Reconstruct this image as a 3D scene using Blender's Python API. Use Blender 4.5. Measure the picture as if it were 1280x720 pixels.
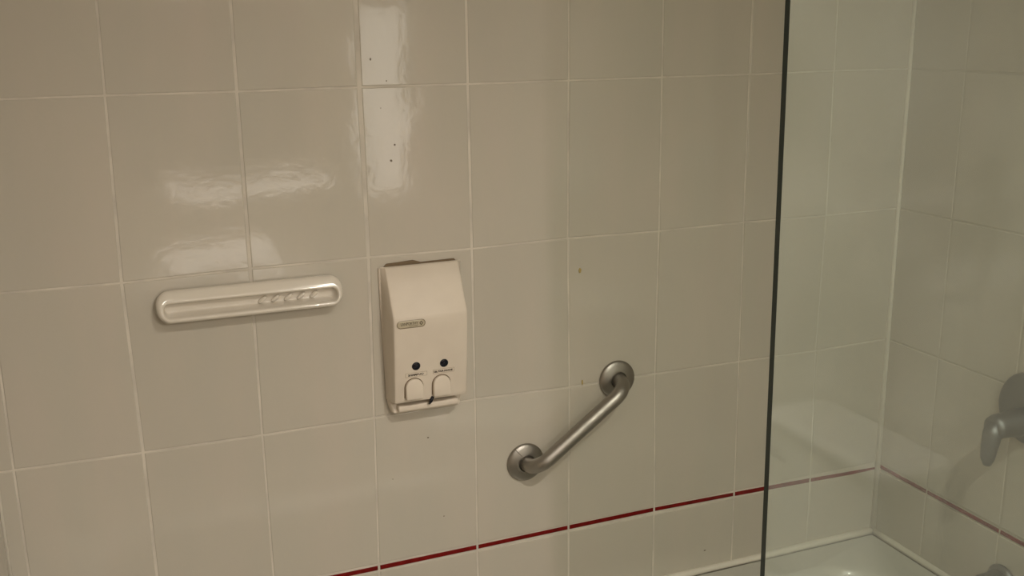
import bpy, bmesh, math, random
from mathutils import Vector, Matrix
random.seed(7)
C = bpy.context.scene
for o in list(bpy.data.objects): bpy.data.objects.remove(o)
COL = C.collection
PI = math.pi

# ---------------------------------------------------------------- camera
XC = 1.5968            # end wall with the mixer
ZF, ZT = -1.60, 0.86   # floor, ceiling
cd = bpy.data.cameras.new('camera'); cam = bpy.data.objects.new('camera', cd); COL.objects.link(cam)
cd.sensor_width = 36; cd.lens = 35.9; cd.clip_start = .02
CR = [[0.928058, -0.372212, -0.012898], [0.102464, 0.221878, 0.969676], [-0.358064, -0.901237, 0.244054]]
m = Matrix(((CR[0][0],CR[1][0],CR[2][0]),(CR[0][1],CR[1][1],CR[2][1]),(CR[0][2],CR[1][2],CR[2][2]))).to_4x4()
m.translation = Vector((-0.01200,-1.74410,0.08974))
cam.matrix_world = m
C.camera = cam

# ---------------------------------------------------------------- world, exposure
w = bpy.data.worlds.new('world'); C.world = w; w.use_nodes = True
w.node_tree.nodes['Background'].inputs[0].default_value = (1.0, .92, .80, 1)
w.node_tree.nodes['Background'].inputs[1].default_value = .10
C.view_settings.view_transform = 'Standard'; C.view_settings.look = 'None'
C.view_settings.gamma = 1; C.view_settings.use_curve_mapping = False
C.view_settings.exposure = 0.44

WARM = (1.0, .925, .82)
# ceiling spotlight bulb: small, gives the crisp shadow of the glass edge
def lamp(name, kind, loc, energy, color=WARM, **k):
    d = bpy.data.lights.new(name, kind); d.energy = energy; d.color = color
    for a, b in k.items(): setattr(d, a, b)
    o = bpy.data.objects.new(name, d); COL.objects.link(o); o.location = loc; return o
LAMP_CEIL = 66.0
LAMP_BULB = 24.0    # spotlight
LAMP_FILL = 18.0
OPAL = 11.0          # opal ceiling light
TUBE = 12.0         # tube above the mirror

# ---------------------------------------------------------------- materials
def mat(name, base, rough=.5, metal=0, spec=.5, coat=0):
    M = bpy.data.materials.new(name); M.use_nodes = True
    b = M.node_tree.nodes['Principled BSDF']
    b.inputs['Base Color'].default_value = (*base, 1); b.inputs['Roughness'].default_value = rough
    b.inputs['Metallic'].default_value = metal; b.inputs['Specular IOR Level'].default_value = spec
    b.inputs['Coat Weight'].default_value = coat; b.inputs['Coat Roughness'].default_value = .06
    return M
def N(M, t, **k):
    n = M.node_tree.nodes.new(t)
    for a, b in k.items(): setattr(n, a, b)
    return n
def L(M, a, b): M.node_tree.links.new(a, b)
def noise(M, scale, detail=3, vec=(1,1,1), rough=.5, dist=0):
    g = N(M, 'ShaderNodeNewGeometry'); mp = N(M, 'ShaderNodeMapping'); mp.inputs['Scale'].default_value = vec
    L(M, g.outputs['Position'], mp.inputs['Vector'])
    n = N(M, 'ShaderNodeTexNoise'); n.inputs['Scale'].default_value = scale; n.inputs['Detail'].default_value = detail
    n.inputs['Roughness'].default_value = rough; n.inputs['Distortion'].default_value = dist
    L(M, mp.outputs[0], n.inputs['Vector']); return n
def ramp(M, src, stops):
    r = N(M, 'ShaderNodeValToRGB'); e = r.color_ramp.elements
    for i, (p, c) in enumerate(stops):
        if i >= 2: e.new(p)
        e[i].position = p; e[i].color = (*c, 1)
    L(M, src, r.inputs[0]); return r
def bsdf(M): return M.node_tree.nodes['Principled BSDF']
def bump(M, src, strength, dist):
    b = N(M, 'ShaderNodeBump'); b.inputs['Strength'].default_value = strength; b.inputs['Distance'].default_value = dist
    L(M, src, b.inputs['Height']); L(M, b.outputs[0], bsdf(M).inputs['Normal']); return b

# glazed tile: cloudy vertical streaks, slow undulation in the glaze, orange peel
tile_m = mat('tile_glaze', (.5,.46,.39), .16, spec=.5)
n1 = noise(tile_m, 5, 4, (2.2,2.2,.55), .55)
r1 = ramp(tile_m, n1.outputs['Fac'], [(.20,(.505,.478,.412)),(.50,(.525,.487,.418)),(.80,(.550,.496,.428))])
oi = N(tile_m, 'ShaderNodeObjectInfo')
hs = N(tile_m, 'ShaderNodeHueSaturation'); mr = N(tile_m, 'ShaderNodeMapRange')
mr.inputs['To Min'].default_value = .985; mr.inputs['To Max'].default_value = 1.015
L(tile_m, oi.outputs['Random'], mr.inputs['Value']); L(tile_m, mr.outputs[0], hs.inputs['Value'])
L(tile_m, r1.outputs[0], hs.inputs['Color']); L(tile_m, hs.outputs[0], bsdf(tile_m).inputs['Base Color'])
n2 = noise(tile_m, 4.5, 2); n3 = noise(tile_m, 80, 2)
n4 = noise(tile_m, 2.2, 2)                                   # soap film: satin in places, glossy in others
r4 = ramp(tile_m, n4.outputs['Fac'], [(.25,(.045,)*3),(.75,(.10,)*3)])
L(tile_m, r4.outputs[0], bsdf(tile_m).inputs['Roughness'])
mx = N(tile_m, 'ShaderNodeMath', operation='MULTIPLY_ADD'); mx.inputs[1].default_value = .07
L(tile_m, n3.outputs['Fac'], mx.inputs[0]); L(tile_m, n2.outputs['Fac'], mx.inputs[2])
bump(tile_m, mx.outputs[0], .5, .0035)

grout_m = mat('grout', (.60,.56,.48), .8, spec=.2)
g1 = noise(grout_m, 14, 3); gr = ramp(grout_m, g1.outputs['Fac'], [(.35,(.54,.50,.44)),(.6,(.66,.61,.53))])
L(grout_m, gr.outputs[0], bsdf(grout_m).inputs['Base Color'])
caulk_m = mat('caulk', (.70,.66,.58), .5)
red_m = mat('red_glaze', (.27,.003,.004), .2)
rn = noise(red_m, 40, 3); rr = ramp(red_m, rn.outputs['Fac'], [(.3,(.12,.002,.002)),(.7,(.20,.004,.004))])
L(red_m, rr.outputs[0], bsdf(red_m).inputs['Base Color'])
tub_m = mat('tub_acrylic', (.55,.54,.49), .28, coat=.1)
grout_dull_m = mat('grout_dull', (.50,.465,.39), .8, spec=.2)
ceram_m = mat('ceramic', (.68,.63,.55), .12, coat=.5)
plastic_m = mat('cream_plastic', (.69,.61,.515), .5, spec=.35)
pn = noise(plastic_m, 12, 3); pr = ramp(plastic_m, pn.outputs['Fac'], [(.35,(.665,.59,.50)),(.65,(.71,.635,.54))])
L(plastic_m, pr.outputs[0], bsdf(plastic_m).inputs['Base Color'])
dark_m = mat('black_window', (.004,.005,.012), .15)
ink_m = mat('dark_ink', (.045,.03,.015), .6)
badge_m = mat('badge', (.52,.46,.34), .3, metal=.15)
badge_rim_m = mat('badge_rim', (.26,.21,.14), .3)
steel_m = mat('satin_steel', (.36,.34,.31), .34, metal=1)
sn = noise(steel_m, 60, 3, (1,1,1)); sr = ramp(steel_m, sn.outputs['Fac'], [(.3,(.36,)*3),(.7,(.48,)*3)])
L(steel_m, sr.outputs[0], bsdf(steel_m).inputs['Roughness'])
chrome_m = mat('chrome', (.22,.225,.23), .48, metal=1)
slit_m = mat('slit_dark', (.05,.045,.04), .6)
stain_m = mat('stain_yellow', (.42,.32,.12), .5)
speck_m = mat('speck_dark', (.16,.12,.085), .5)
paint_m = mat('wall_paint', (.62,.54,.42), .6)
an = noise(paint_m, 90, 2); bump(paint_m, an.outputs['Fac'], .15, .001)
ceil_m = mat('ceiling_paint', (.78,.73,.63), .8)
floor_m = mat('floor_tile', (.36,.31,.25), .35)
fn = noise(floor_m, 9, 4); fr = ramp(floor_m, fn.outputs['Fac'], [(.3,(.30,.26,.21)),(.7,(.40,.35,.29))])
L(floor_m, fr.outputs[0], bsdf(floor_m).inputs['Base Color'])
white_m = mat('vitreous_white', (.90,.89,.85), .12, coat=.4)
wood_m = mat('door_paint', (.50,.42,.31), .4)
lam_m = mat('vanity_laminate', (.25,.16,.09), .4)
mirror_m = mat('mirror_glass', (.9,.9,.9), .02, metal=1)
def emis(name, col, s):
    M = mat(name, col, .5); b = bsdf(M)
    b.inputs['Emission Color'].default_value = (*col, 1); b.inputs['Emission Strength'].default_value = s; return M
edge_m = mat('glass_edge', (.006,.022,.017), .12)

glass_m = bpy.data.materials.new('clear_glass'); glass_m.use_nodes = True
nt = glass_m.node_tree; nt.nodes.remove(nt.nodes['Principled BSDF']); out = nt.nodes['Material Output']
tr = N(glass_m, 'ShaderNodeBsdfTransparent'); tr.inputs[0].default_value = (.905,.935,.91,1)
gl = N(glass_m, 'ShaderNodeBsdfGlossy'); gl.inputs['Roughness'].default_value = .02
df = N(glass_m, 'ShaderNodeBsdfDiffuse'); df.inputs[0].default_value = (.70,.72,.66,1)
ge = N(glass_m, 'ShaderNodeNewGeometry'); dp = N(glass_m, 'ShaderNodeVectorMath', operation='DOT_PRODUCT')
L(glass_m, ge.outputs['Normal'], dp.inputs[0]); L(glass_m, ge.outputs['Incoming'], dp.inputs[1])
ab = N(glass_m, 'ShaderNodeMath', operation='ABSOLUTE'); L(glass_m, dp.outputs['Value'], ab.inputs[0])
om = N(glass_m, 'ShaderNodeMath', operation='SUBTRACT'); om.inputs[0].default_value = 1; L(glass_m, ab.outputs[0], om.inputs[1])
pw = N(glass_m, 'ShaderNodeMath', operation='POWER'); pw.inputs[1].default_value = 5; L(glass_m, om.outputs[0], pw.inputs[0])
ma = N(glass_m, 'ShaderNodeMath', operation='MULTIPLY_ADD'); ma.inputs[1].default_value = .96; ma.inputs[2].default_value = .042
L(glass_m, pw.outputs[0], ma.inputs[0])
film = N(glass_m, 'ShaderNodeMixShader')                     # thin soap film; its pale diffuse also paints in the reflected haze
fnz = noise(glass_m, 6, 4); frr = ramp(glass_m, fnz.outputs['Fac'], [(.35,(.045,)*3),(.7,(.075,)*3)])
L(glass_m, frr.outputs[0], film.inputs[0]); L(glass_m, tr.outputs[0], film.inputs[1]); L(glass_m, df.outputs[0], film.inputs[2])
ms = N(glass_m, 'ShaderNodeMixShader'); L(glass_m, ma.outputs[0], ms.inputs[0])
L(glass_m, film.outputs[0], ms.inputs[1]); L(glass_m, gl.outputs[0], ms.inputs[2]); L(glass_m, ms.outputs[0], out.inputs[0])

# ---------------------------------------------------------------- helpers
def mesh_obj(name, bm, m, parent=None, smooth=False, loc=None):
    me = bpy.data.meshes.new(name); bmesh.ops.recalc_face_normals(bm, faces=bm.faces) if not getattr(bm, '_keep', 0) else None
    bm.to_mesh(me); bm.free()
    if isinstance(m, (list, tuple)):
        for x in m: me.materials.append(x)
    else: me.materials.append(m)
    if smooth:
        for p in me.polygons: p.use_smooth = True
    o = bpy.data.objects.new(name, me); COL.objects.link(o)
    if loc is not None: o.location = loc
    if parent is not None: put_under(o, parent)
    return o
def put_under(o, parent):
    mw = wm(o); o.parent = parent; o.matrix_parent_inverse = wm(parent).inverted(); return mw
def wm(o):
    b = Matrix.LocRotScale(o.location, o.rotation_euler, o.scale)
    return wm(o.parent) @ o.matrix_parent_inverse @ b if o.parent else b
def thing(name, loc, label, cat, group=None):
    o = bpy.data.objects.new(name, None); o.empty_display_size = .05; COL.objects.link(o); o.location = loc
    return tag(o, label, cat, group)
def tag(o, label=None, cat=None, group=None, kind=None):
    if label: o['label'] = label
    if cat: o['category'] = cat
    if group: o['group'] = group
    if kind: o['kind'] = kind
    return o
def box_bm(x0, x1, y0, y1, z0, z1, bev=0, seg=2, bm=None):
    bm2 = bmesh.new(); bmesh.ops.create_cube(bm2, size=1)
    for v in bm2.verts: v.co = Vector(((x0+x1)/2+v.co.x*(x1-x0), (y0+y1)/2+v.co.y*(y1-y0), (z0+z1)/2+v.co.z*(z1-z0)))
    if bev: bmesh.ops.bevel(bm2, geom=bm2.edges[:], offset=bev, segments=seg, affect='EDGES', profile=.5)
    if bm is None: return bm2
    me = bpy.data.meshes.new('t'); bm2.to_mesh(me); bm2.free(); bm.from_mesh(me); bpy.data.meshes.remove(me); return bm
def loft(rings, cap0=True, cap1=True, bm=None):
    bm = bm or bmesh.new(); vs = [[bm.verts.new(p) for p in r] for r in rings]; n = len(rings[0])
    for a, b in zip(vs, vs[1:]):
        for i in range(n): bm.faces.new((a[i], a[(i+1)%n], b[(i+1)%n], b[i]))
    if cap0: bm.faces.new(vs[0][::-1])
    if cap1: bm.faces.new(vs[-1])
    return bm
def rrect(cx, cz, hx, hz, r, n=6):
    r = min(r, hx*.999, hz*.999); pts = []
    for k, (sx, sz) in enumerate(((1,1),(-1,1),(-1,-1),(1,-1))):
        for i in range(n+1):
            a = PI/2*k + PI/2*i/n
            pts.append((cx+sx*(hx-r)+r*math.cos(a), cz+sz*(hz-r)+r*math.sin(a)))
    return pts
def frame_axes(d):
    d = Vector(d).normalized(); a = Vector((0,0,1)) if abs(d.z) < .9 else Vector((1,0,0))
    u = d.cross(a).normalized(); return u, d.cross(u).normalized()
def lathe(profile, origin, axis, seg=40):                   # profile: (radius, distance along axis)
    u, v = frame_axes(axis); ax = Vector(axis).normalized(); o = Vector(origin)
    rings = [[o+ax*h+(u*math.cos(2*PI*i/seg)+v*math.sin(2*PI*i/seg))*max(r,1e-4) for i in range(seg)] for r, h in profile]
    return loft(rings)
def tube(path, rad, seg=20):
    P = [Vector(p) for p in path]; R = rad if isinstance(rad, (list,tuple)) else [rad]*len(P)
    T = [(P[min(i+1,len(P)-1)]-P[max(i-1,0)]).normalized() for i in range(len(P))]
    u, v = frame_axes(T[0]); rings = []
    for i, p in enumerate(P):
        if i:
            q = T[i-1].rotation_difference(T[i]); u = q @ u; v = q @ v
        rings.append([p+(u*math.cos(2*PI*k/seg)+v*math.sin(2*PI*k/seg))*R[i] for k in range(seg)])
    return loft(rings)
def arc_path(pts, rad, n=8):                                # polyline with filleted corners
    P = [Vector(p) for p in pts]; o = [P[0]]
    for a, b, c in zip(P, P[1:], P[2:]):
        d1 = (a-b).normalized(); d2 = (c-b).normalized(); ang = d1.angle(d2); t = rad/math.tan(ang/2)
        s, e = b+d1*t, b+d2*t; bis = (d1+d2).normalized(); cen = b+bis*(rad/math.sin(ang/2))
        v0, v1 = s-cen, e-cen; tot = v0.angle(v1); ax = v0.cross(v1).normalized()
        for i in range(n+1): o.append(cen + Matrix.Rotation(tot*i/n, 3, ax) @ v0)
    o.append(P[-1]); return o
def text_obj(name, s, size, m, mw, parent, sx=1, depth=.0002, bold=0):
    cu = bpy.data.curves.new(name, 'FONT'); cu.body = s; cu.size = size; cu.extrude = depth; cu.offset = bold
    cu.align_x = 'CENTER'; cu.align_y = 'CENTER'; cu.resolution_u = 2
    t = bpy.data.objects.new('t', cu); COL.objects.link(t)
    dg = bpy.context.evaluated_depsgraph_get(); me = bpy.data.meshes.new_from_object(t.evaluated_get(dg))
    bpy.data.objects.remove(t); me.name = name
    me.transform(mw @ Matrix.Diagonal((sx,1,1,1))); me.materials.clear(); me.materials.append(m)
    o = bpy.data.objects.new(name, me); COL.objects.link(o); put_under(o, parent); return o

# ---------------------------------------------------------------- room shell
def wall(name, x0, x1, y0, y1, z0, z1, m): return tag(mesh_obj(name, box_bm(x0,x1,y0,y1,z0,z1), m), kind='structure')
XL, YF = -1.0, -2.62
XW = -.2290                                                 # left end wall of the tub alcove
GD = .0014                                                  # grout sits this far below the tile faces
wall_back = wall('wall_back', XW-.0, XC+.12, GD, .12, ZF, ZT, grout_m)
wall_right = wall('wall_right', XC+GD, XC+.12, YF, GD, ZF, ZT, grout_dull_m)
wall_left = wall('wall_left', XW-.10, XW-GD, -.80, .12, ZF, ZT, grout_m)
wall_left_room = wall('wall_left_room', XL-.1, XL, YF, -.80, ZF, ZT, paint_m)
wall_return = wall('wall_left_return', XL-.1, XW-.10, -.80, -.70, ZF, ZT, paint_m)
wall_front = wall('wall_front', XL-.1, XC+.12, YF-.1, YF, ZF, ZT, paint_m)
floor = wall('floor', XL-.1, XC+.12, YF-.1, .12, ZF-.05, ZF, floor_m)
ceiling = wall('ceiling', XL-.1, XC+.12, YF-.1, .12, ZT, ZT+.05, ceil_m)

# measured joints of the back wall (x, z) by column -1..8 and row 0..3; the wall is hand laid and a little uneven
J = {(0, 0): (-0.0003, -0.0001), (1, 0): (0.2013, -0.0006), (2, 0): (0.4038, 0.0001), (3, 0): (0.602, -0.0006), (4, 0): (0.7992, -0.0001), (5, 0): (0.9965, 0.0002), (6, 0): (1.194, 0.0001), (7, 0): (1.4003, 0.0018), (8, 0): (1.5968, 0.0009), (0, 1): (-0.0057, -0.3019), (1, 1): (0.2011, -0.2981), (2, 1): (0.4062, -0.2978), (3, 1): (0.6025, -0.2996), (4, 1): (0.7977, -0.2969), (5, 1): (0.9971, -0.2996), (6, 1): (1.1959, -0.2979), (7, 1): (1.4031, -0.3), (-1, 2): (-0.2012, -0.5973), (0, 2): (-0.0009, -0.6008), (1, 2): (0.1996, -0.6017), (2, 2): (0.4036, -0.6005), (3, 2): (0.6019, -0.5941), (4, 2): (0.8014, -0.5988), (5, 2): (0.9953, -0.5973), (6, 2): (1.199, -0.5988), (7, 2): (1.3981, -0.6007), (8, 2): (1.5968, -0.5977), (2, 3): (0.3987, -0.9076), (3, 3): (0.5998, -0.9064), (4, 3): (0.7998, -0.9045), (5, 3): (1.0008, -0.9035), (6, 3): (1.2015, -0.9064), (7, 3): (1.4051, -0.9105), (8, 3): (1.5968, -0.9157)}
HROW = {-3:.60, -2:.45, -1:.30, 0:0, 1:-.2990, 2:-.5988, 3:-.9081, 4:-1.077}
ROWZ = [ZT, .6010, .3010, 0., -.2990, -.5988, -.8995]       # grout lines, top to the red listello
def jt(c, r):                                               # r 0..3 measured, above: straight courses
    if r == 3:
        z = -.8995
        x = J[(c,3)][0] if (c,3) in J else c*.2
        return (x, z)
    if (c, r) in J: return J[(c, r)]
    if r < 0:
        x = TOPX.get(c, c*.2); x0 = jt(c,0)[0]; x = x0+(x-x0)*.9
        return (x, {-1:.3005, -2:.6010, -3:ZT}[r])
    if c == 8: return (XC, ROWZ[r+3])
    if c == -1: return (-.2, ROWZ[r+3]-.001)
    return (c*.2, ROWZ[r+3])
TOPX = {0:.0054,1:.2036,2:.4043,3:.6027,4:.7991,5:.9944,6:1.1959,7:1.3972,8:XC}
def tile(parent, corners, place, m=tile_m, name='tile', tilt=.0006, depth=.0035, inset=.0016):
    # corners (u,z): TL, TR, BR, BL ; place(u, z, n) -> world
    n0 = [random.uniform(-tilt, tilt*.4) for _ in range(4)]
    n0[3] = n0[0]+n0[2]-n0[1]                               # keep the face flat, only tilted
    cu = sum(c[0] for c in corners)/4; cz = sum(c[1] for c in corners)/4
    def ring(ins, n):
        r = []
        for (u, z), t in zip(corners, n0):
            du = math.copysign(ins, cu-u); dz = math.copysign(ins, cz-z)
            r.append(place(u+du, z+dz, n+t))
        return r
    bm = loft([ring(0, -depth), ring(0, -.0009), ring(.0006, -.0003), ring(inset, 0)])
    return mesh_obj(name, bm, m, parent)
pb = lambda u, z, n: Vector((u, -n, z))
pr_ = lambda u, z, n: Vector((XC-n, -u, z))
pl_ = lambda u, z, n: Vector((XW+n, -u, z))
G = .0018                                                   # half a joint
def jx(c, r, side):                                         # joint edges; the joint above the dispenser is twice as wide
    x, z = jt(c, r); g = G
    if c == 2 and r <= 1: g = .0018 if side < 0 else (.0062 if r <= 0 else .0040)
    elif c == 1 and r in (0, 1): g = .0026
    elif c == 3: g = .0024 if r <= 1 else .0014
    elif c == 0 and r >= 1: g = .0024
    elif r >= 2: g = .0016
    if c == 8: g = .003
    return x + side*g
TILT = {(0,0):(0,.0,-.0012,-.0012)}
for r in range(-3, 3):
    for c in range(-1, 8):
        a, b, d, e = jt(c,r), jt(c+1,r), jt(c+1,r+1), jt(c,r+1)
        h = .0016
        tile(wall_back, [(jx(c,r,1), a[1]-h), (jx(c+1,r,-1), b[1]-h), (jx(c+1,r+1,-1), d[1]+h), (jx(c,r+1,1), e[1]+h)], pb)
    z0, z1 = jt(-1,r)[1], jt(-1,r+1)[1]                     # slim cut piece in the left corner
    tile(wall_back, [(XW+.002, z0-.0016), (jt(-1,r)[0]-G, z0-.0016), (jt(-1,r+1)[0]-G, z1+.0016), (XW+.002, z1+.0016)], pb, tilt=.0002)
# red listello and the cut course below it
RED = [jt(c,3)[0] for c in range(-1,9)]
def zr(x): return -.9081 + {0:0}.get(0)
for c in range(-1, 8):
    x0, x1 = RED[c+1]+.0022, RED[c+2]-.0022
    za = J[(c,3)][1] if (c,3) in J else -.9081; zb = J[(c+1,3)][1] if (c+1,3) in J else -.9081
    hh = random.uniform(.0040,.0048)
    tile(wall_back, [(x0,za+hh),(x1,zb+hh*random.uniform(.9,1.05)),(x1,zb-hh),(x0,za-hh)], pb, red_m, 'red_border_tile', .0002, .003, .0008)
    tile(wall_back, [(RED[c+1]+.002,-.9155),(RED[c+2]-.002,-.9155),(RED[c+2]-.002,-1.074),(RED[c+1]+.002,-1.074)], pb)
# end wall with the mixer and the wing wall on the left
def side_wall(parent, us, place, low, red=True, umax=.76):
    zs = [ZT, .6010, .3010, 0, -.2990, -.5988, -.8995]
    for a, b in zip(us, us[1:]):
        for z0, z1 in zip(zs, zs[1:]): tile(parent, [(a+G,z0-.0016),(b-G,z0-.0016),(b-G,z1+.0016),(a+G,z1+.0016)], place)
        tile(parent, [(a+.002,-.9037),(b-.002,-.9037),(b-.002,-.9125),(a+.002,-.9125)], place, red_m, 'red_border_tile', .0002, .003, .0008)
        zz = [-.9155, -1.074] if b <= umax+.01 else [-.9155, -1.2155, -1.5155, ZF]
        for z0, z1 in zip(zz, zz[1:]): tile(parent, [(a+G,z0-.0012),(b-G,z0-.0012),(b-G,z1+.0012),(a+G,z1+.0012)], place)
side_wall(wall_right, [.003,.154]+[.354+.2*i for i in range(12) if .354+.2*i < 2.6]+[2.615], pr_, -1.077)
side_wall(wall_left, [.003,.2,.4,.6,.795], pl_, -1.077, umax=.8)

# stains and chips of the old glaze
def blot(px, pz, sx, sz, m, name='stain'):
    pts = []
    for i in range(12):
        a = 2*PI*i/12; k = random.uniform(.75, 1.15); pts.append((px+math.cos(a)*sx*k, pz+math.sin(a)*sz*k))
    bm = loft([[pb(u,z,-.0012) for u,z in pts], [pb(u,z,.0003) for u,z in pts], [pb(px+(u-px)*.7, pz+(z-pz)*.7,.0005) for u,z in pts]])
    return mesh_obj(name, bm, m, wall_back)
for s in [(0.8234, -0.3624, 0.0034, 0.0052, 1), (0.8295, -0.5927, 0.0018, 0.0055, 1), (0.427, 0.0462, 0.0016, 0.0022, 0), (0.4534, 0.0093, 0.0011, 0.0014, 0), (0.4414, -0.0364, 0.0008, 0.001, 0), (0.4637, -0.1009, 0.0016, 0.0017, 0), (0.456, -0.1285, 0.0022, 0.0022, 0), (0.5052, -0.657, 0.002, 0.0016, 0), (0.4332, -0.7292, 0.0011, 0.0009, 0), (0.532, -0.825, 0.0013, 0.0012, 0), (1.1304, -1.0272, 0.003, 0.0013, 0)]: blot(*s[:4], stain_m if s[4] else speck_m, 'stain' if s[4] else 'speck')

# caulk beads
def bead(name, path, r): return tag(mesh_obj(name, tube(path, r, 10), caulk_m, smooth=True), kind='structure')
bead('trim_1', [(XC-.001,-.001,ZT-.002),(XC-.001,-.001,-.5),(XC-.001,-.001,-1.068)], [.0042,.0046,.0085])
rnd = [( XW+.004+(XC-XW-.006)*i/24, -.001, -1.0735+random.uniform(-.0006,.0006)) for i in range(25)]
bead('trim_2', rnd, [random.uniform(.0072,.0088) for _ in rnd])
rnd = [(XC-.001, -.002-.75*i/14, -1.0735) for i in range(15)]
bead('trim_3', rnd, [random.uniform(.0068,.0080) for _ in rnd])
bead('trim_4', [(XW+.001,-.001,ZT-.002),(XW+.001,-.001,-.4),(XW+.001,-.001,-1.07)], .003)
bead('trim_5', [(XW+.001,-.006-.74*i/8,-1.0745) for i in range(9)], .004)

# ---------------------------------------------------------------- bathtub
def tub():
    t = thing('bathtub', ((XW+XC)/2, -.375, ZF), 'white bathtub with a rounded basin below the red tile stripe', 'bathtub')
    x0, x1, y0, y1, zt = XW+.0035, XC-.0045, -.758, -.0045, -1.0775
    cx, cy = (x0+x1)/2, (y0+y1)/2; hx, hy = (x1-x0)/2, (y1-y0)/2
    def R(dx, dy, r, z, ox=0, oy=0, n=8): return [Vector((p[0], p[1], z)) for p in rrect(cx+ox, cy+oy, hx-dx, hy-dy, r, n)]
    rings = [R(.010,.010,.004,ZF+.001), R(.010,.010,.004,zt-.045), R(0,0,.006,zt-.035), R(0,0,.006,zt-.008), R(.006,.006,.008,zt)]
    rings += [R(.088,.074,.13,zt-.001,oy=0), R(.098,.084,.13,zt-.006), R(.104,.092,.13,zt-.018), R(.125,.105,.13,zt-.12), R(.165,.125,.12,zt-.34), R(.22,.17,.10,zt-.385)]
    o = mesh_obj('tub_shell', loft(rings, True, True), tub_m, t)
    b = o.modifiers.new('b', 'BEVEL'); b.width = .012; b.segments = 4; b.limit_method = 'ANGLE'; b.angle_limit = math.radians(25)
    for p in o.data.polygons: p.use_smooth = True
    mesh_obj('drain', lathe([(.028,0),(.030,.002),(.022,.004),(.004,.003)], (XC-.40,-.375,zt-.384), (0,0,1), 24), chrome_m, t, True)
    return t
tub()

# ---------------------------------------------------------------- glass screen
def screen():
    t = thing('shower_screen', (1.18,-.70,-1.0775), 'clear greenish glass shower screen standing on the tub rim', 'shower screen')
    zb, zt = -1.0755, .78; ya, yb = -.705, -.695
    xa = lambda z: .7603 - .0083*z
    X1 = XC-.006
    bm = bmesh.new()
    v = [bm.verts.new(p) for p in ((xa(zb),ya,zb),(X1,ya,zb),(X1,ya,zt),(xa(zt),ya,zt),(xa(zb),yb,zb),(X1,yb,zb),(X1,yb,zt),(xa(zt),yb,zt))]
    F = [bm.faces.new([v[i] for i in q]) for q in ((0,1,2,3),(7,6,5,4),(0,3,7,4),(1,5,6,2),(3,2,6,7),(0,4,5,1))]
    for f in F[2:]: f.material_index = 1
    tag(mesh_obj('pane', bm, [glass_m, edge_m], t), 'clear glass pane with a dark green polished edge')
    bm = box_bm(XC-.022, XC-.0035, -.712, -.7055, zb, zt, .0008, 1); box_bm(XC-.022, XC-.0035, -.6945, -.688, zb, zt, .0008, 1, bm)
    mesh_obj('wall_channel', bm, chrome_m, t)
    return t
screen()

# ---------------------------------------------------------------- soap shelf
def soap_shelf():
    cx, cz = .1985, -.3465
    t = thing('soap_dish', (cx, 0, cz), 'long glazed ceramic soap shelf with a hollow, fixed to the tiles left of the dispenser', 'soap dish')
    hx, hz = .1560, .0270
    def ring(dx, ti, bi, r, dt, db):                         # insets at the side, top, bottom; stand-out at the top and bottom
        o = []
        h = hz-(ti+bi)/2; c = cz-(ti-bi)/2
        for x, z in rrect(cx, c, hx-dx, h, r, 8):
            k = (z-(c-h))/(2*h); o.append(Vector((x, -(db+(dt-db)*k), z)))
        return o
    rings = [ring(.006,.006,.003,.018,.0004,.0004), ring(.005,.005,.002,.019,.0022,.0022), ring(.000,.000,-.001,.0235,.0042,.006), ring(-.0005,.0005,-.0005,.0235,.010,.022), ring(.0015,.0024,.0015,.022,.0140,.0300),
             ring(.0045,.0075,.0050,.018,.0165,.0340), ring(.0080,.0150,.0085,.0135,.0205,.0340), ring(.0105,.0200,.0110,.0095,.0225,.0315), ring(.0120,.0226,.0125,.0085,.0175,.0240),
             ring(.0135,.0238,.0140,.0075,.0095,.0080), ring(.018,.0255,.0155,.006,.0080,.0050)]
    # cavity must stay in front of the wall plane
    o = mesh_obj('dish_body', loft(rings), ceram_m, t, True)
    s = o.modifiers.new('s', 'SUBSURF'); s.levels = s.render_levels = 2
    for i in range(5):                                       # soft drain ridges, right half of the hollow
        x = cx+.018+i*.022
        p = [(x-.008,-.0075,cz-.0115),(x,-.0085,cz-.0055),(x+.007,-.0100,cz+.0005)]
        r = mesh_obj('drain_ridge', tube(p, [.0030,.0046,.0030], 10), ceram_m, t, True)
        q = r.modifiers.new('s', 'SUBSURF'); q.levels = q.render_levels = 1
    return t
soap_shelf()

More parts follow.
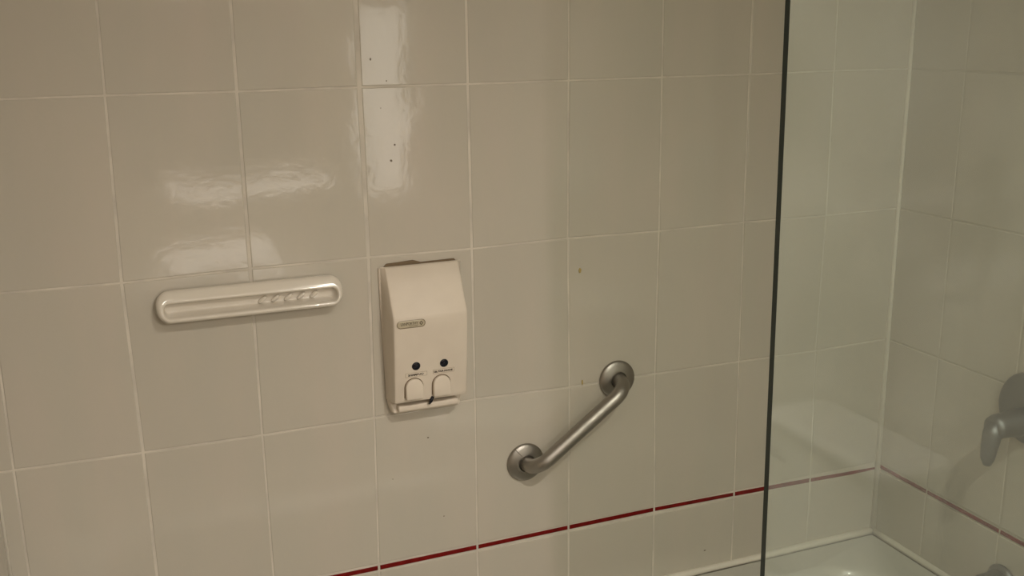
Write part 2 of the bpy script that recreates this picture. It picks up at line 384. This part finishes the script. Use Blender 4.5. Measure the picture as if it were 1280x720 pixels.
# ---------------------------------------------------------------- dispenser
def dispenser():
    X0, X1 = .431, .571; cx = (X0+X1)/2
    t = thing('soap_dispenser', (cx, 0, -.59), 'cream two-button shampoo and shower soap dispenser screwed to the tiled wall', 'dispenser')
    # back plate: slightly wider than the cover, ends in a tray at the bottom
    def sec(z, d, xa, xb, r=.004):
        return [Vector(p) for p in ((xa,-.0006,z),(xa,-d*.6,z),(xa+r*.4,-d*.9,z),(xa+r,-d,z),(xb-r,-d,z),(xb-r*.4,-d*.9,z),(xb,-d*.6,z),(xb,-.0006,z))]
    A = [(-.3185,.006,.4225,.575),(-.34,.006,.4225,.5765),(-.45,.007,.4245,.5785),(-.545,.010,.4272,.5760),(-.560,.014,.4280,.5700),(-.575,.022,.4290,.5670),(-.588,.026,.4320,.5640),(-.5935,.018,.4380,.5600)]
    o = mesh_obj('back_plate', loft([sec(*a) for a in A]), plastic_m, t, True)
    b = o.modifiers.new('b', 'BEVEL'); b.width = .002; b.segments = 2; b.limit_method = 'ANGLE'; b.angle_limit = .6
    # torn adhesive edge behind the top
    mesh_obj('mounting_pad', loft([[Vector((x,-y,z)) for x,z in ((.432,-.3185),(.438,-.3120),(.488,-.3095),(.503,-.3145),(.566,-.3135),(.570,-.3185))] for y in (.0006,.0035)]), mat('pad_brown', (.17,.12,.07), .8), t)
    # cover
    DC, DB = .060, .047
    def cov(z, d, ins=0.):
        a, c = X0+ins, X1-ins; r = min(.006, d*.4)
        fl = .0055                                            # sides flare a little towards the wall
        pts = [(a-fl,-.0062),(a-fl*.4,-d*.5),(a,-(d-r)),(a+r*.3,-(d-r*.3)),(a+r,-d)]
        pts += [(c-r,-d),(c-r*.3,-(d-r*.3)),(c,-(d-r)),(c+fl*.4,-d*.5),(c+fl,-.0062)]
        return [Vector((x,y,z)) for x,y in pts]
    prof = [(-.3165,.0125),(-.3180,.0160),(-.345,.0315),(-.375,.0465),(-.394,.0572),(-.3985,.0591),(-.4010,.0600),(-.4070,.0603),(-.42,.0600),(-.47,.0565),(-.52,.0510),(-.556,DB),(-.5625,DB-.0015),(-.5645,DB-.006)]
    cv = mesh_obj('cover', loft([cov(z,d) for z,d in prof]), plastic_m, t, True)
    b = cv.modifiers.new('b', 'BEVEL'); b.width = .0012; b.segments = 2; b.limit_method = 'ANGLE'; b.angle_limit = .7
    def dep(z):
        for (z0,d0),(z1,d1) in zip(prof, prof[1:]):
            if z1 <= z <= z0: return d0+(d1-d0)*(z0-z)/(z0-z1)
        return prof[-1][1]
    def on(x, z, n): return Vector((x, -(dep(z)+n), z))
    def MW(x, z, n, rot=0):                                   # text frame on the front face
        s = (dep(z-.008)-dep(z+.008))/.016; a = math.atan(-s)
        return Matrix.Translation(on(x,z,n)) @ Matrix.Rotation(PI/2, 4, 'X') @ Matrix.Rotation(-a, 4, 'X') @ Matrix.Rotation(rot, 4, 'Z')
    # lower tray lip that shows under the cover
    mesh_obj('tray', box_bm(.4405,.556,-.038,-.010,-.5840,-.5720,.003,2), plastic_m, t, True)
    # badge
    bx, bz = DISP['badge']
    rr_ = lambda hx, hz, n: [on(x,z,n) for x,z in rrect(bx,bz,hx,hz,hz*.999,6)]
    mesh_obj('badge_rim', loft([rr_(.0265,.0072,-.001), rr_(.0265,.0072,.0010), rr_(.0250,.0060,.0014), rr_(.0250,.0060,-.0005)]), badge_rim_m, t)
    bd = mesh_obj('badge', loft([rr_(.0252,.0062,-.001), rr_(.0252,.0062,.0007), rr_(.0240,.0052,.0010)]), badge_m, t)
    text_obj('lettering', 'LANPORTHY', .0076, ink_m, MW(bx-.0035,bz+.0006,.0011), bd, sx=.72)
    dm = loft([[on(bx+.0185+x*k,bz+z*k,n) for x,z in ((.0034,0),(0,.0042),(-.0034,0),(0,-.0042))] for k,n in ((1,.0008),(1,.0012),(.55,.0012),(.55,.0008))], False, False)
    mesh_obj('diamond_mark', dm, ink_m, bd)
    mesh_obj('underline', loft([[on(x,z,n) for x,z in ((bx-.004,bz-.0040),(bx+.012,bz-.0036),(bx+.012,bz-.0030),(bx-.004,bz-.0034))] for n in (.0008,.0011)]), ink_m, bd)
    # windows, labels, push buttons
    for (wx, wz), (lx, lz), (ux, uz), word, sx, sz_ in DISP['units']:
        u0, u1 = on(wx,wz,0), None
        s = math.atan((dep(wz-.01)-dep(wz+.01))/.02); ax = (0,-math.cos(s),math.sin(s)*-1)
        mesh_obj('level_window', lathe([(.0079,-.001),(.0079,.0004),(.0072,.0009),(.001,.0010)], on(wx,wz,0), (0,-1,-.1), 28), dark_m, t, True)
        lab = mesh_obj('label_frame', loft([[on(x,z,n) for x,z in rrect(lx,lz,hx,hz,.0014,3)] for hx,hz,n in ((.0205,.0043,-.0005),(.0205,.0043,.0003),(.0198,.0037,.0003))]), mat('label_edge', (.42,.35,.26), .5), t)
        mesh_obj('label_plate', loft([[on(x,z,n) for x,z in rrect(lx,lz,hx,hz,.0012,3)] for hx,hz,n in ((.0197,.0036,0),(.0197,.0036,.0005))]), plastic_m, lab)
        text_obj('lettering', word, sz_, ink_m, MW(lx-.0010,lz,.0007), lab, sx=sx, bold=.00022)
        # arch-shaped tab hinged at the top, standing out at its foot
        def arch(k, top, bot, base=False):
            pts = []
            W, Hh = .0165*k, .0185
            for i in range(13):
                a = PI*i/12; pts.append((ux+W*math.cos(a), uz+Hh-.0165+W*math.sin(a)))
            pts += [(ux-W, uz-Hh), (ux+W, uz-Hh)]
            res = []
            for x, z in pts:
                f = (z-(uz-Hh))/(2*Hh); res.append(on(x, z, bot+(top-bot)*f) if z > -.5624 else Vector((x,-(DB-.001+bot+(top-bot)*f),z)))
            return res
        mesh_obj('button_recess', loft([arch(1.10,-.002,-.002), arch(1.10,.0004,.0004)]), mat('recess_brown', (.17,.12,.07), .7), t)
        pbn = mesh_obj('push_button', loft([arch(1.0,-.002,-.002), arch(1.0,.0035,.0100), arch(.94,.0045,.0114), arch(.82,.0050,.0120)]), plastic_m, t, True)
        q = pbn.modifiers.new('b', 'BEVEL'); q.width = .0010; q.segments = 2; q.limit_method = 'ANGLE'; q.angle_limit = .5
    mesh_obj('nozzle', tube([(.5035,-.046,-.558),(.4995,-.046,-.567),(.4965,-.044,-.573)], [.0030,.0034,.0016], 12), dark_m, t, True)
    return t
DISP = {'badge': (0.4636, -0.4114), 'units': [((0.4717, -0.4931), (0.472, -0.5095), (0.4674, -0.5356), 'SHAMPOO', 1.05, 0.0058), ((0.5245, -0.4942), (0.5239, -0.5092), (0.5194, -0.5358), 'GEL POUR DOUCHE', 0.78, 0.0050)]}
dispenser()

# ---------------------------------------------------------------- grab bar
def grab_bar():
    A, B = Vector((.7035,0,-.7405)), Vector((.9055,0,-.5955))
    t = thing('grab_bar', (A+B)/2, 'short slanted satin steel grab bar with two round flanges on the tiles', 'grab bar')
    D = .052
    path = arc_path([A+Vector((0,-.002,0)), A+Vector((0,-D,0)), B+Vector((0,-D,0)), B+Vector((0,-.002,0))], .036, 10)
    mesh_obj('bar', tube(path, .0145, 28), steel_m, t, True)
    for i, p in enumerate((A, B)):
        fl = mesh_obj('flange', lathe([(.0385,.0004),(.0390,.003),(.0385,.0055),(.0365,.0075),(.031,.0095),(.022,.0120),(.0170,.0128),(.0165,.0105),(.0150,.0100)], p, (0,-1,0), 56), steel_m, t, True)
        q = fl.modifiers.new('b', 'BEVEL'); q.width = .0008; q.segments = 2; q.limit_method = 'ANGLE'; q.angle_limit = .5
        if i == 0:
            d = Vector((-.60,0,.80)); s = Vector((.8,0,.6))
            d = Vector((-.52,0,.85)).normalized(); s = Vector((d.z,0,-d.x))
            a, b = p+d*.0195+Vector((.0,-.0126,0)), p+d*.0375+Vector((-.004,-.0068,0))
            mesh_obj('slit', tube([a, (a+b)/2+Vector((0,-.0006,0)), b], [.0003,.0006,.0006], 6), slit_m, fl)
    return t
grab_bar()

# ---------------------------------------------------------------- mixer and spout on the end wall
def mixer():
    Y, Z = -.395, -.630
    t = thing('shower_mixer', (XC, Y, Z), 'grey metal shower mixer with round plate and drooping lever behind the glass', 'mixer tap')
    mesh_obj('wall_plate', lathe([(.070,.0004),(.072,.004),(.068,.010),(.050,.015),(.030,.018)], (XC,Y,Z), (-1,0,0), 48), chrome_m, t, True)
    mesh_obj('valve_body', lathe([(.027,.012),(.027,.045),(.024,.062),(.024,.085),(.020,.096),(.008,.099)], (XC,Y,Z-.022), (-1,0,0), 32), chrome_m, t, True)
    mesh_obj('lever', tube([(XC-.086,Y,Z-.014),(XC-.093,Y,Z-.035),(XC-.097,Y,Z-.060),(XC-.099,Y,Z-.085),(XC-.099,Y,Z-.098)], [.016,.018,.016,.013,.007], 18), chrome_m, t, True)
mixer()
def spout():
    Y, Z = -.375, -1.008
    t = thing('tub_spout', (XC, Y, Z), 'grey metal bath spout low on the end wall below the mixer', 'spout')
    mesh_obj('spout_flange', lathe([(.034,.0004),(.035,.004),(.031,.010),(.026,.012)], (XC,Y,Z), (-1,0,0), 36), chrome_m, t, True)
    mesh_obj('spout_body', tube([(XC-.008,Y,Z),(XC-.05,Y,Z),(XC-.09,Y,Z-.004),(XC-.115,Y,Z-.016),(XC-.122,Y,Z-.036)], [.024,.024,.023,.020,.016], 24), chrome_m, t, True)
spout()

# ---------------------------------------------------------------- the rest of the room (seen in the glass and the glaze)
def toilet():
    xa, xb, ya, yb = 1.395, XC-.006, -1.60, -1.15; yc = (ya+yb)/2
    t = thing('toilet', (1.2, yc, ZF), 'white toilet whose cistern lid shows as a pale reflection in the glass screen', 'toilet')
    def R(dx, dy, z, r=.03): return [Vector((x,y,z)) for x,y in rrect((xa+xb)/2,yc,(xb-xa)/2-dx,(yb-ya)/2-dy,r,6)]
    mesh_obj('cistern', loft([R(.03,.03,-1.20),R(.015,.015,-1.18),R(.010,.012,-.84),R(.010,.012,-.832)]), white_m, t)
    o = mesh_obj('cistern_lid', loft([R(.0,.0,-.833,.05),R(-.001,-.001,-.812,.05),R(.003,.003,-.802,.048),R(.012,.012,-.799,.04)]), white_m, t, True)
    def E(cx, hx, hy, z): return [Vector((cx+hx*math.cos(a), yc+hy*math.sin(a), z)) for a in [2*PI*i/32 for i in range(32)]]
    mesh_obj('bowl', loft([E(1.24,.20,.11,ZF+.001),E(1.24,.19,.10,ZF+.12),E(1.18,.25,.16,ZF+.28),E(1.15,.27,.185,ZF+.385),E(1.15,.265,.18,ZF+.395)]), white_m, t, True)
    mesh_obj('seat_lid', loft([E(1.15,.268,.185,ZF+.396),E(1.15,.272,.188,ZF+.410),E(1.15,.262,.180,ZF+.430),E(1.15,.20,.13,ZF+.436)]), white_m, t, True)
    mesh_obj('flush_lever', tube([(1.404,ya+.07,-.88),(1.385,ya+.07,-.88),(1.380,ya+.08,-.88),(1.380,ya+.13,-.885)], .006, 10), chrome_m, t, True)
toilet()

def vanity():
    t = thing('vanity', (.40, YF+.25, ZF), 'wooden vanity cabinet with white washbasin top against the front wall', 'vanity')
    mesh_obj('cabinet', box_bm(.02,.78,YF+.003,YF+.46,ZF+.08,-.86,.004,1), lam_m, t)
    for x in (.03, .405):
        d = mesh_obj('cabinet_door', box_bm(x,x+.365,YF+.461,YF+.478,ZF+.10,-.88,.004,1), lam_m, t)
        mesh_obj('handle', tube([(x+.18,YF+.478,-.95),(x+.18,YF+.495,-.955),(x+.18,YF+.495,-1.045),(x+.18,YF+.478,-1.05)], .005, 8), chrome_m, d)
    mesh_obj('plinth', box_bm(.04,.76,YF+.003,YF+.42,ZF,ZF+.081), lam_m, t)
    def R(d, r, z, cx=.4, cy=YF+.243, hx=.39, hy=.24): return [Vector((x,y,z)) for x,y in rrect(cx,cy,hx-d,hy-d,r,8)]
    q = dict(cx=.4, cy=YF+.26, hx=.22, hy=.16)
    mesh_obj('basin_top', loft([R(0,.01,-.859),R(0,.01,-.832),R(.004,.01,-.828),R(0,.12,-.828,**q),R(.01,.11,-.834,**q),R(.05,.09,-.93,**q),R(.10,.05,-.95,**q)]), white_m, t)
vanity()
tap = thing('basin_tap', (.4, YF+.06, -.828), 'chrome pillar tap behind the vanity basin', 'tap')
mesh_obj('tap_body', tube([(.4,YF+.06,-.828),(.4,YF+.06,-.73),(.4,YF+.075,-.71),(.4,YF+.16,-.715),(.4,YF+.165,-.735)], [.02,.016,.014,.012,.010], 16), chrome_m, tap, True)
mesh_obj('tap_handle', tube([(.4,YF+.06,-.728),(.4,YF+.05,-.70),(.4,YF+.10,-.685)], [.014,.012,.007], 12), chrome_m, tap, True)
mr_ = thing('mirror', (.4, YF, -.1), 'plain framed mirror over the vanity', 'mirror')
mesh_obj('mirror_glass', box_bm(.06,.74,YF+.003,YF+.012,-.42,.26), mirror_m, mr_)
bm = bmesh.new()
for b in ((.04,.76,.26,.28),(.04,.76,-.44,-.42),(.04,.06,-.42,.26),(.74,.76,-.42,.26)): box_bm(b[0],b[1],YF+.003,YF+.02,b[2],b[3],.001,1,bm)
mesh_obj('mirror_frame', bm, chrome_m, mr_)

# tube lamps on the front wall; the lower one is added for tile glints
def bar_lamp(name, x0, x1, y, z, strength, label, r=.022, power=0):
    t = thing(name, ((x0+x1)/2, YF, z), label, 'lamp')
    mesh_obj('lamp_tube', tube([(x0,y,z),((x0+x1)/2,y,z),(x1,y,z)], r, 16), emis('tube_glow', (1,.92,.82), strength), t, True)
    for x in (x0, x1): mesh_obj('end_cap', lathe([(r*1.15,-.012),(r*1.2,.012)], (x,y,z), (1,0,0), 20), chrome_m, t)
    mesh_obj('lamp_mount', box_bm(x0+.05,x1-.05,YF+.001,y-r*.9,z-.015,z+.015,.002,1), chrome_m, t)
bar_lamp('mirror_lamp', .06, .74, YF+.10, .50, TUBE, 'long tube lamp mounted above the vanity mirror', .03)
bar_lamp('glint_tube', .20, .86, YF+.08, -.52, 3.0, 'short glowing tube below the vanity mirror, added for the upper glints in the tiles', .024)  # added source, reflected as the upper level glints in the glaze
bl = thing('glint_box', (.38, -2.30, -.828), 'low glowing box on the vanity top, added for the lower glints in the tiles', 'lamp')  # added glowing box, reflected as the lower glints in the glaze
mesh_obj('glint_box_base', box_bm(.16,.60,-2.35,-2.26,-.8275,-.805,.003,1), chrome_m, bl)
mesh_obj('glint_box_shade', box_bm(.165,.595,-2.345,-2.265,-.8045,-.71,.01,2), emis('box_glow', (1,.92,.82), 2.2), bl)
# glowing pane added to the front wall for the upright highlight in the tiles
win = tag(mesh_obj('glint_pane_1', box_bm(1.04,1.24,YF+.0005,YF+.004,-.62,.20), emis('frosted_light', (1,.94,.84), 2.3)), kind='structure')
bm = bmesh.new()
for b in ((1.00,1.04,-.66,.24),(1.24,1.28,-.66,.24),(1.04,1.24,.20,.24),(1.04,1.24,-.66,-.62)): box_bm(b[0],b[1],YF+.0005,YF+.025,b[2],b[3],.003,1,bm)
mesh_obj('glint_pane_frame', bm, wood_m, win)
door = tag(mesh_obj('door_1', box_bm(-.86,-.12,YF+.001,YF+.035,ZF+.008,.42,.003,1), wood_m), kind='structure')
mesh_obj('door_handle', tube([(-.18,YF+.035,-.60),(-.18,YF+.085,-.60),(-.19,YF+.09,-.60),(-.29,YF+.09,-.60)], .010, 12), chrome_m, door, True)
# ceiling light and the small spotlight in front of the tub
cl = thing('ceiling_light', (.95,-1.95,ZT), 'round opal ceiling light in the middle of the room', 'lamp')
mesh_obj('light_rim', lathe([(.15,.001),(.15,.03),(.14,.035),(.001,.03)], (.95,-1.95,ZT), (0,0,-1), 40), chrome_m, cl)
mesh_obj('light_shade', lathe([(.138,.031),(.135,.06),(.10,.085),(.05,.095),(.002,.097)], (.95,-1.95,ZT), (0,0,-1), 40), emis('opal_glow', (1,.92,.82), OPAL), cl, True)
sr_ = thing('ceiling_spotlight', (.76,-1.65,ZT), 'small round ceiling spotlight between the tub and the toilet', 'lamp')
mesh_obj('spot_ring', lathe([(.045,.001),(.045,.012),(.030,.014),(.028,.004),(.001,.004)], (.76,-1.65,ZT), (0,0,-1), 32), chrome_m, sr_)
o = lamp('bulb', 'SPOT', (.76,-1.65,ZT-.02), LAMP_CEIL, spot_size=math.radians(146), spot_blend=1.0, shadow_soft_size=.03)
put_under(o, sr_)
sp = thing('wall_spotlight', (.775,YF,.45), 'small wall spotlight above the right end of the vanity mirror, turned to the tub', 'lamp')
AIM = Vector((.35-.775, 2.42, -.62-.45)).normalized(); HD = Vector((.775,YF+.14,.45))
mesh_obj('mount', lathe([(.035,.001),(.036,.010),(.012,.014),(.010,.09)], (.775,YF,.45), (0,1,0), 28), chrome_m, sp, True)
mesh_obj('lamp_head', lathe([(.012,-.062),(.030,-.058),(.033,-.02),(.036,.012),(.034,.012),(.030,-.015),(.004,-.018)], HD, AIM, 32), chrome_m, sp, True)
o = lamp('bulb', 'SPOT', HD+AIM*.016, LAMP_BULB, spot_size=math.radians(95), spot_blend=1.0, shadow_soft_size=.028)
o.rotation_euler = AIM.to_track_quat('-Z','Y').to_euler()
put_under(o, sp)
sq = thing('ceiling_spotlight', (.02,-1.60,ZT), 'small round fill spotlight above the camera, added to brighten the left of the tiled wall', 'lamp')  # unseen fill lamp, added to lift the left of the back wall
mesh_obj('spot_ring', lathe([(.045,.001),(.045,.012),(.030,.014),(.028,.004),(.001,.004)], (.02,-1.60,ZT), (0,0,-1), 32), chrome_m, sq)
o = lamp('bulb', 'SPOT', (.02,-1.60,ZT-.02), LAMP_FILL, spot_size=math.radians(150), spot_blend=1.0, shadow_soft_size=.05)
put_under(o, sq)
